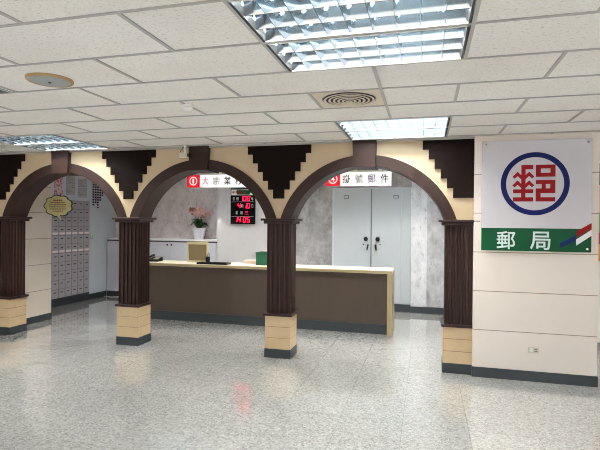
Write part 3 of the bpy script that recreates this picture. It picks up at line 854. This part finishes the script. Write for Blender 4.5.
# ------------------------------------------------------------------ lockers on the left wall
wx = -7.86
t = thing('locker_bank', 'bank of small grey mailbox lockers on the left wall', 'lockers', (wx, 8.8, 0))
ly_0, ly_1 = 7.82, 9.825; n_c, n_r = 10, 11; zb, zt = .185, 2.375
b = MB(); b.box(-7.899, wx-.008, ly_0, ly_1, zb, zt); obj('body', b, 'locker_body', t)
b = MB(); b.box(-7.899, wx-.004, ly_0, ly_1, 0, zb); obj('plinth', b, 'dark_skirting', t)
hw_, hh = (ly_1-ly_0)/n_c, (zt-zb)/n_r
for i in range(n_c):
    if i == 0: continue                     # behind the tiled wall
    for j in range(n_r):
        y0, y1, z0, z1 = ly_0+hw_*i+.006, ly_0+hw_*(i+1)-.006, zb+hh*j+.005, zb+hh*(j+1)-.005
        b = MB(); b.box(wx-.010, wx, y0, y1, z0, z1); d = obj('door', b, 'locker_face', t)
        zl = z0+hh*.62; ym_ = (y0+y1)/2
        b = MB(); b.box(wx-.002, wx+.004, ym_-.035, ym_+.035, zl-.01, zl+.01); obj('lock', b, 'dark_metal', d)
        if j in (5, 7): 
            b = MB(); b.box(wx-.002, wx+.0025, y0+.015, y1-.015, z0+.015, z0+.06); obj('name_strip', b, 'locker_label', d)

# notices on the left wall above and beside the lockers (wall face x = -7.90)
def notice(y0, y1, z0, z1, mat, lb):
    b = MB(); b.box(-7.902, -7.894, y0, y1, z0, z1); origin_to(tag(obj('wall_notice', b, mat), lb, 'notice', 'notices on the left wall'), (-7.9, (y0+y1)/2, z0))
notice(8.72, 8.98, 2.44, 2.92, 'calligraphy_red', 'notice with red writing above the lockers')
notice(9.08, 9.36, 2.50, 2.93, 'printed_notice', 'grey printed notice above the lockers, next to the red writing')
notice(9.46, 9.76, 2.46, 2.90, 'printed_notice', 'grey printed notice above the lockers, farthest from the camera')
notice(9.90, 10.12, 1.47, 1.60, 'green_notice', 'small greenish notice on the white wall right of the lockers')

# strings of dark beads
t = thing('bead_hanging', 'dark bead strings hanging high on the white wall beside the lockers', 'wall decoration', (-7.87, 10.14, 2.84))
b = MB(); b.cyl((-7.876, 0, 2.84), 'y', .008, 9.92, 10.36, 10); obj('rod', b, 'dark_metal', t)
for k in range(5):
    y = 9.97+.085*k; L = (9, 8, 10, 7, 5)[k]; b = MB()
    b.cyl((-7.876, y, 0), 'z', .002, 2.84-.062*L, 2.84, 6)
    for j in range(L): b.ball((-7.876, y, 2.80-.062*j), .022, n=8)
    obj('bead_string', b, 'bead_purple', t, True)

# yellow speech-bubble sign, sticking out from the tiled wall
bx_, bz_, by_ = -6.70, 2.185, 7.50
t = thing('speech_bubble_sign', 'yellow cloud-shaped speech bubble sign by the tiled wall', 'sign', (-7.03, by_, bz_))
def cloud(rx, rz, n=9, amp=.045):
    out = []
    for i in range(108):
        th = 2*PI*i/108; k = 1+amp*(abs(math.sin(n*th/2))*2-1.2)
        out.append((bx_+rx*k*math.cos(th), bz_+rz*k*math.sin(th)))
    return out
b = MB(); b.prism(cloud(.318, .205, 9, .055), 'y', by_, by_+.012); obj('backing', b, 'card_edge', t)
b = MB(); b.prism(cloud(.295, .185, 9, .055), 'y', by_-.004, by_+.001); obj('face', b, 'card_yellow', t)
b = MB(); b.prism([(bx_-.05, bz_-.17), (bx_+.04, bz_-.17), (bx_+.07, bz_-.275)], 'y', by_-.003, by_+.010); obj('tail', b, 'card_yellow', t)
rn = random.Random(5)
for k, (z, w) in enumerate(((.105, .10), (.062, .17), (.022, .20), (-.018, .19), (-.058, .18), (-.098, .12))):
    x = bx_-w; b = MB(); h = .013 if k == 0 else .009
    while x < bx_+w-.02:
        l = rn.uniform(.022, .034)
        b.box(x, min(x+l, bx_+w), by_-.006, by_-.003, bz_+z-h, bz_+z+h)
        x += l+.008
    obj('text_line', b, 'ink_brown', t)
b = MB(); b.box(-7.032, bx_-.20, by_+.003, by_+.009, bz_-.02, bz_+.02); obj('bracket', b, 'chrome', t)

# loose white cable near the back left corner
b = MB(); pts = [(-7.86+.011*k*6, 10.36+.05*math.sin(k*1.3), .006) for k in range(14)]
b.tube(pts, .006, 6); origin_to(tag(obj('floor_cable', b, 'cable_white'), 'thin white cable on the floor in the back left corner', 'cable'), (-7.4, 10.36, 0))

# colourful poster seen past the pier's right edge
t = thing('display_board', 'colourful standing board just past the right edge of the pale pier', 'display board', (2.75, 8.5, 0))
b = MB(); b.box(2.30, 3.20, 8.49, 8.51, .06, 2.95); obj('board', b, 'paper_white', t)
for x in (2.42, 3.08):
    b = MB(); b.box(x-.03, x+.03, 8.30, 8.70, 0, .06, .004); obj('foot', b, 'dark_metal', t)
for (z0, z1, m) in ((1.35, 1.62, 'poster_orange'), (1.62, 1.80, 'poster_red'), (1.80, 2.12, 'poster_green'), (2.12, 2.55, 'poster_pink'), (2.55, 2.9, 'poster_dark')):
    b = MB(); b.box(2.31, 3.19, 8.486, 8.491, z0, z1); obj('colour_field', b, m, t)

# ------------------------------------------------------------------ world, camera
w = bpy.data.worlds.new('daylight'); SC.world = w; w.use_nodes = True
bg = w.node_tree.nodes.get('Background') or w.node_tree.nodes.new('ShaderNodeBackground')
wn = w.node_tree
tc = wn.nodes.new('ShaderNodeTexCoord'); sp = wn.nodes.new('ShaderNodeSeparateXYZ'); wn.links.new(tc.outputs['Generated'], sp.inputs[0])
wr = wn.nodes.new('ShaderNodeValToRGB'); we = wr.color_ramp.elements
while len(we) < 5: we.new(.5)
for k, (p, c) in enumerate(((.42, (.36, .33, .30, 1)), (.47, (.30, .23, .17, 1)), (.55, (.26, .24, .22, 1)), (.62, (.30, .29, .28, 1)), (.66, (.75, .88, 1, 1)))):
    we[k].position = p; we[k].color = c
mr = wn.nodes.new('ShaderNodeMapRange'); mr.inputs[1].default_value = -1; mr.inputs[2].default_value = 1
wn.links.new(sp.outputs['Z'], mr.inputs[0]); wn.links.new(mr.outputs[0], wr.inputs[0]); wn.links.new(wr.outputs[0], bg.inputs[0])
bg.inputs[1].default_value = 2.6      # unseen street, buildings and sky, darkened low down to dim the louvre reflections

cam = bpy.data.cameras.new('camera'); co = bpy.data.objects.new('camera', cam); COL.objects.link(co)
F, yaw, pitch, roll = 476.25, .258933519, -.00553672588, .00929058844
f = Vector((-math.sin(yaw)*math.cos(pitch), math.cos(yaw)*math.cos(pitch), math.sin(pitch)))
rt = Vector((math.cos(yaw), math.sin(yaw), 0)); up = rt.cross(f)
c, s = math.cos(roll), math.sin(roll)
r2, u2 = c*rt+s*up, c*up-s*rt
M = Matrix((r2, u2, -f)).transposed().to_4x4(); M.translation = Vector((0, 0, 1.9177))
co.matrix_world = M
cam.sensor_fit = 'HORIZONTAL'; cam.sensor_width = 36; cam.lens = F/600*36; cam.clip_start = .05
SC.camera = co
SC.cycles.filter_width = 1.0
SC.view_settings.view_transform = 'Standard'; SC.view_settings.look = 'None'
SC.view_settings.gamma = 1; SC.view_settings.use_curve_mapping = False
SC.view_settings.exposure = 1.02
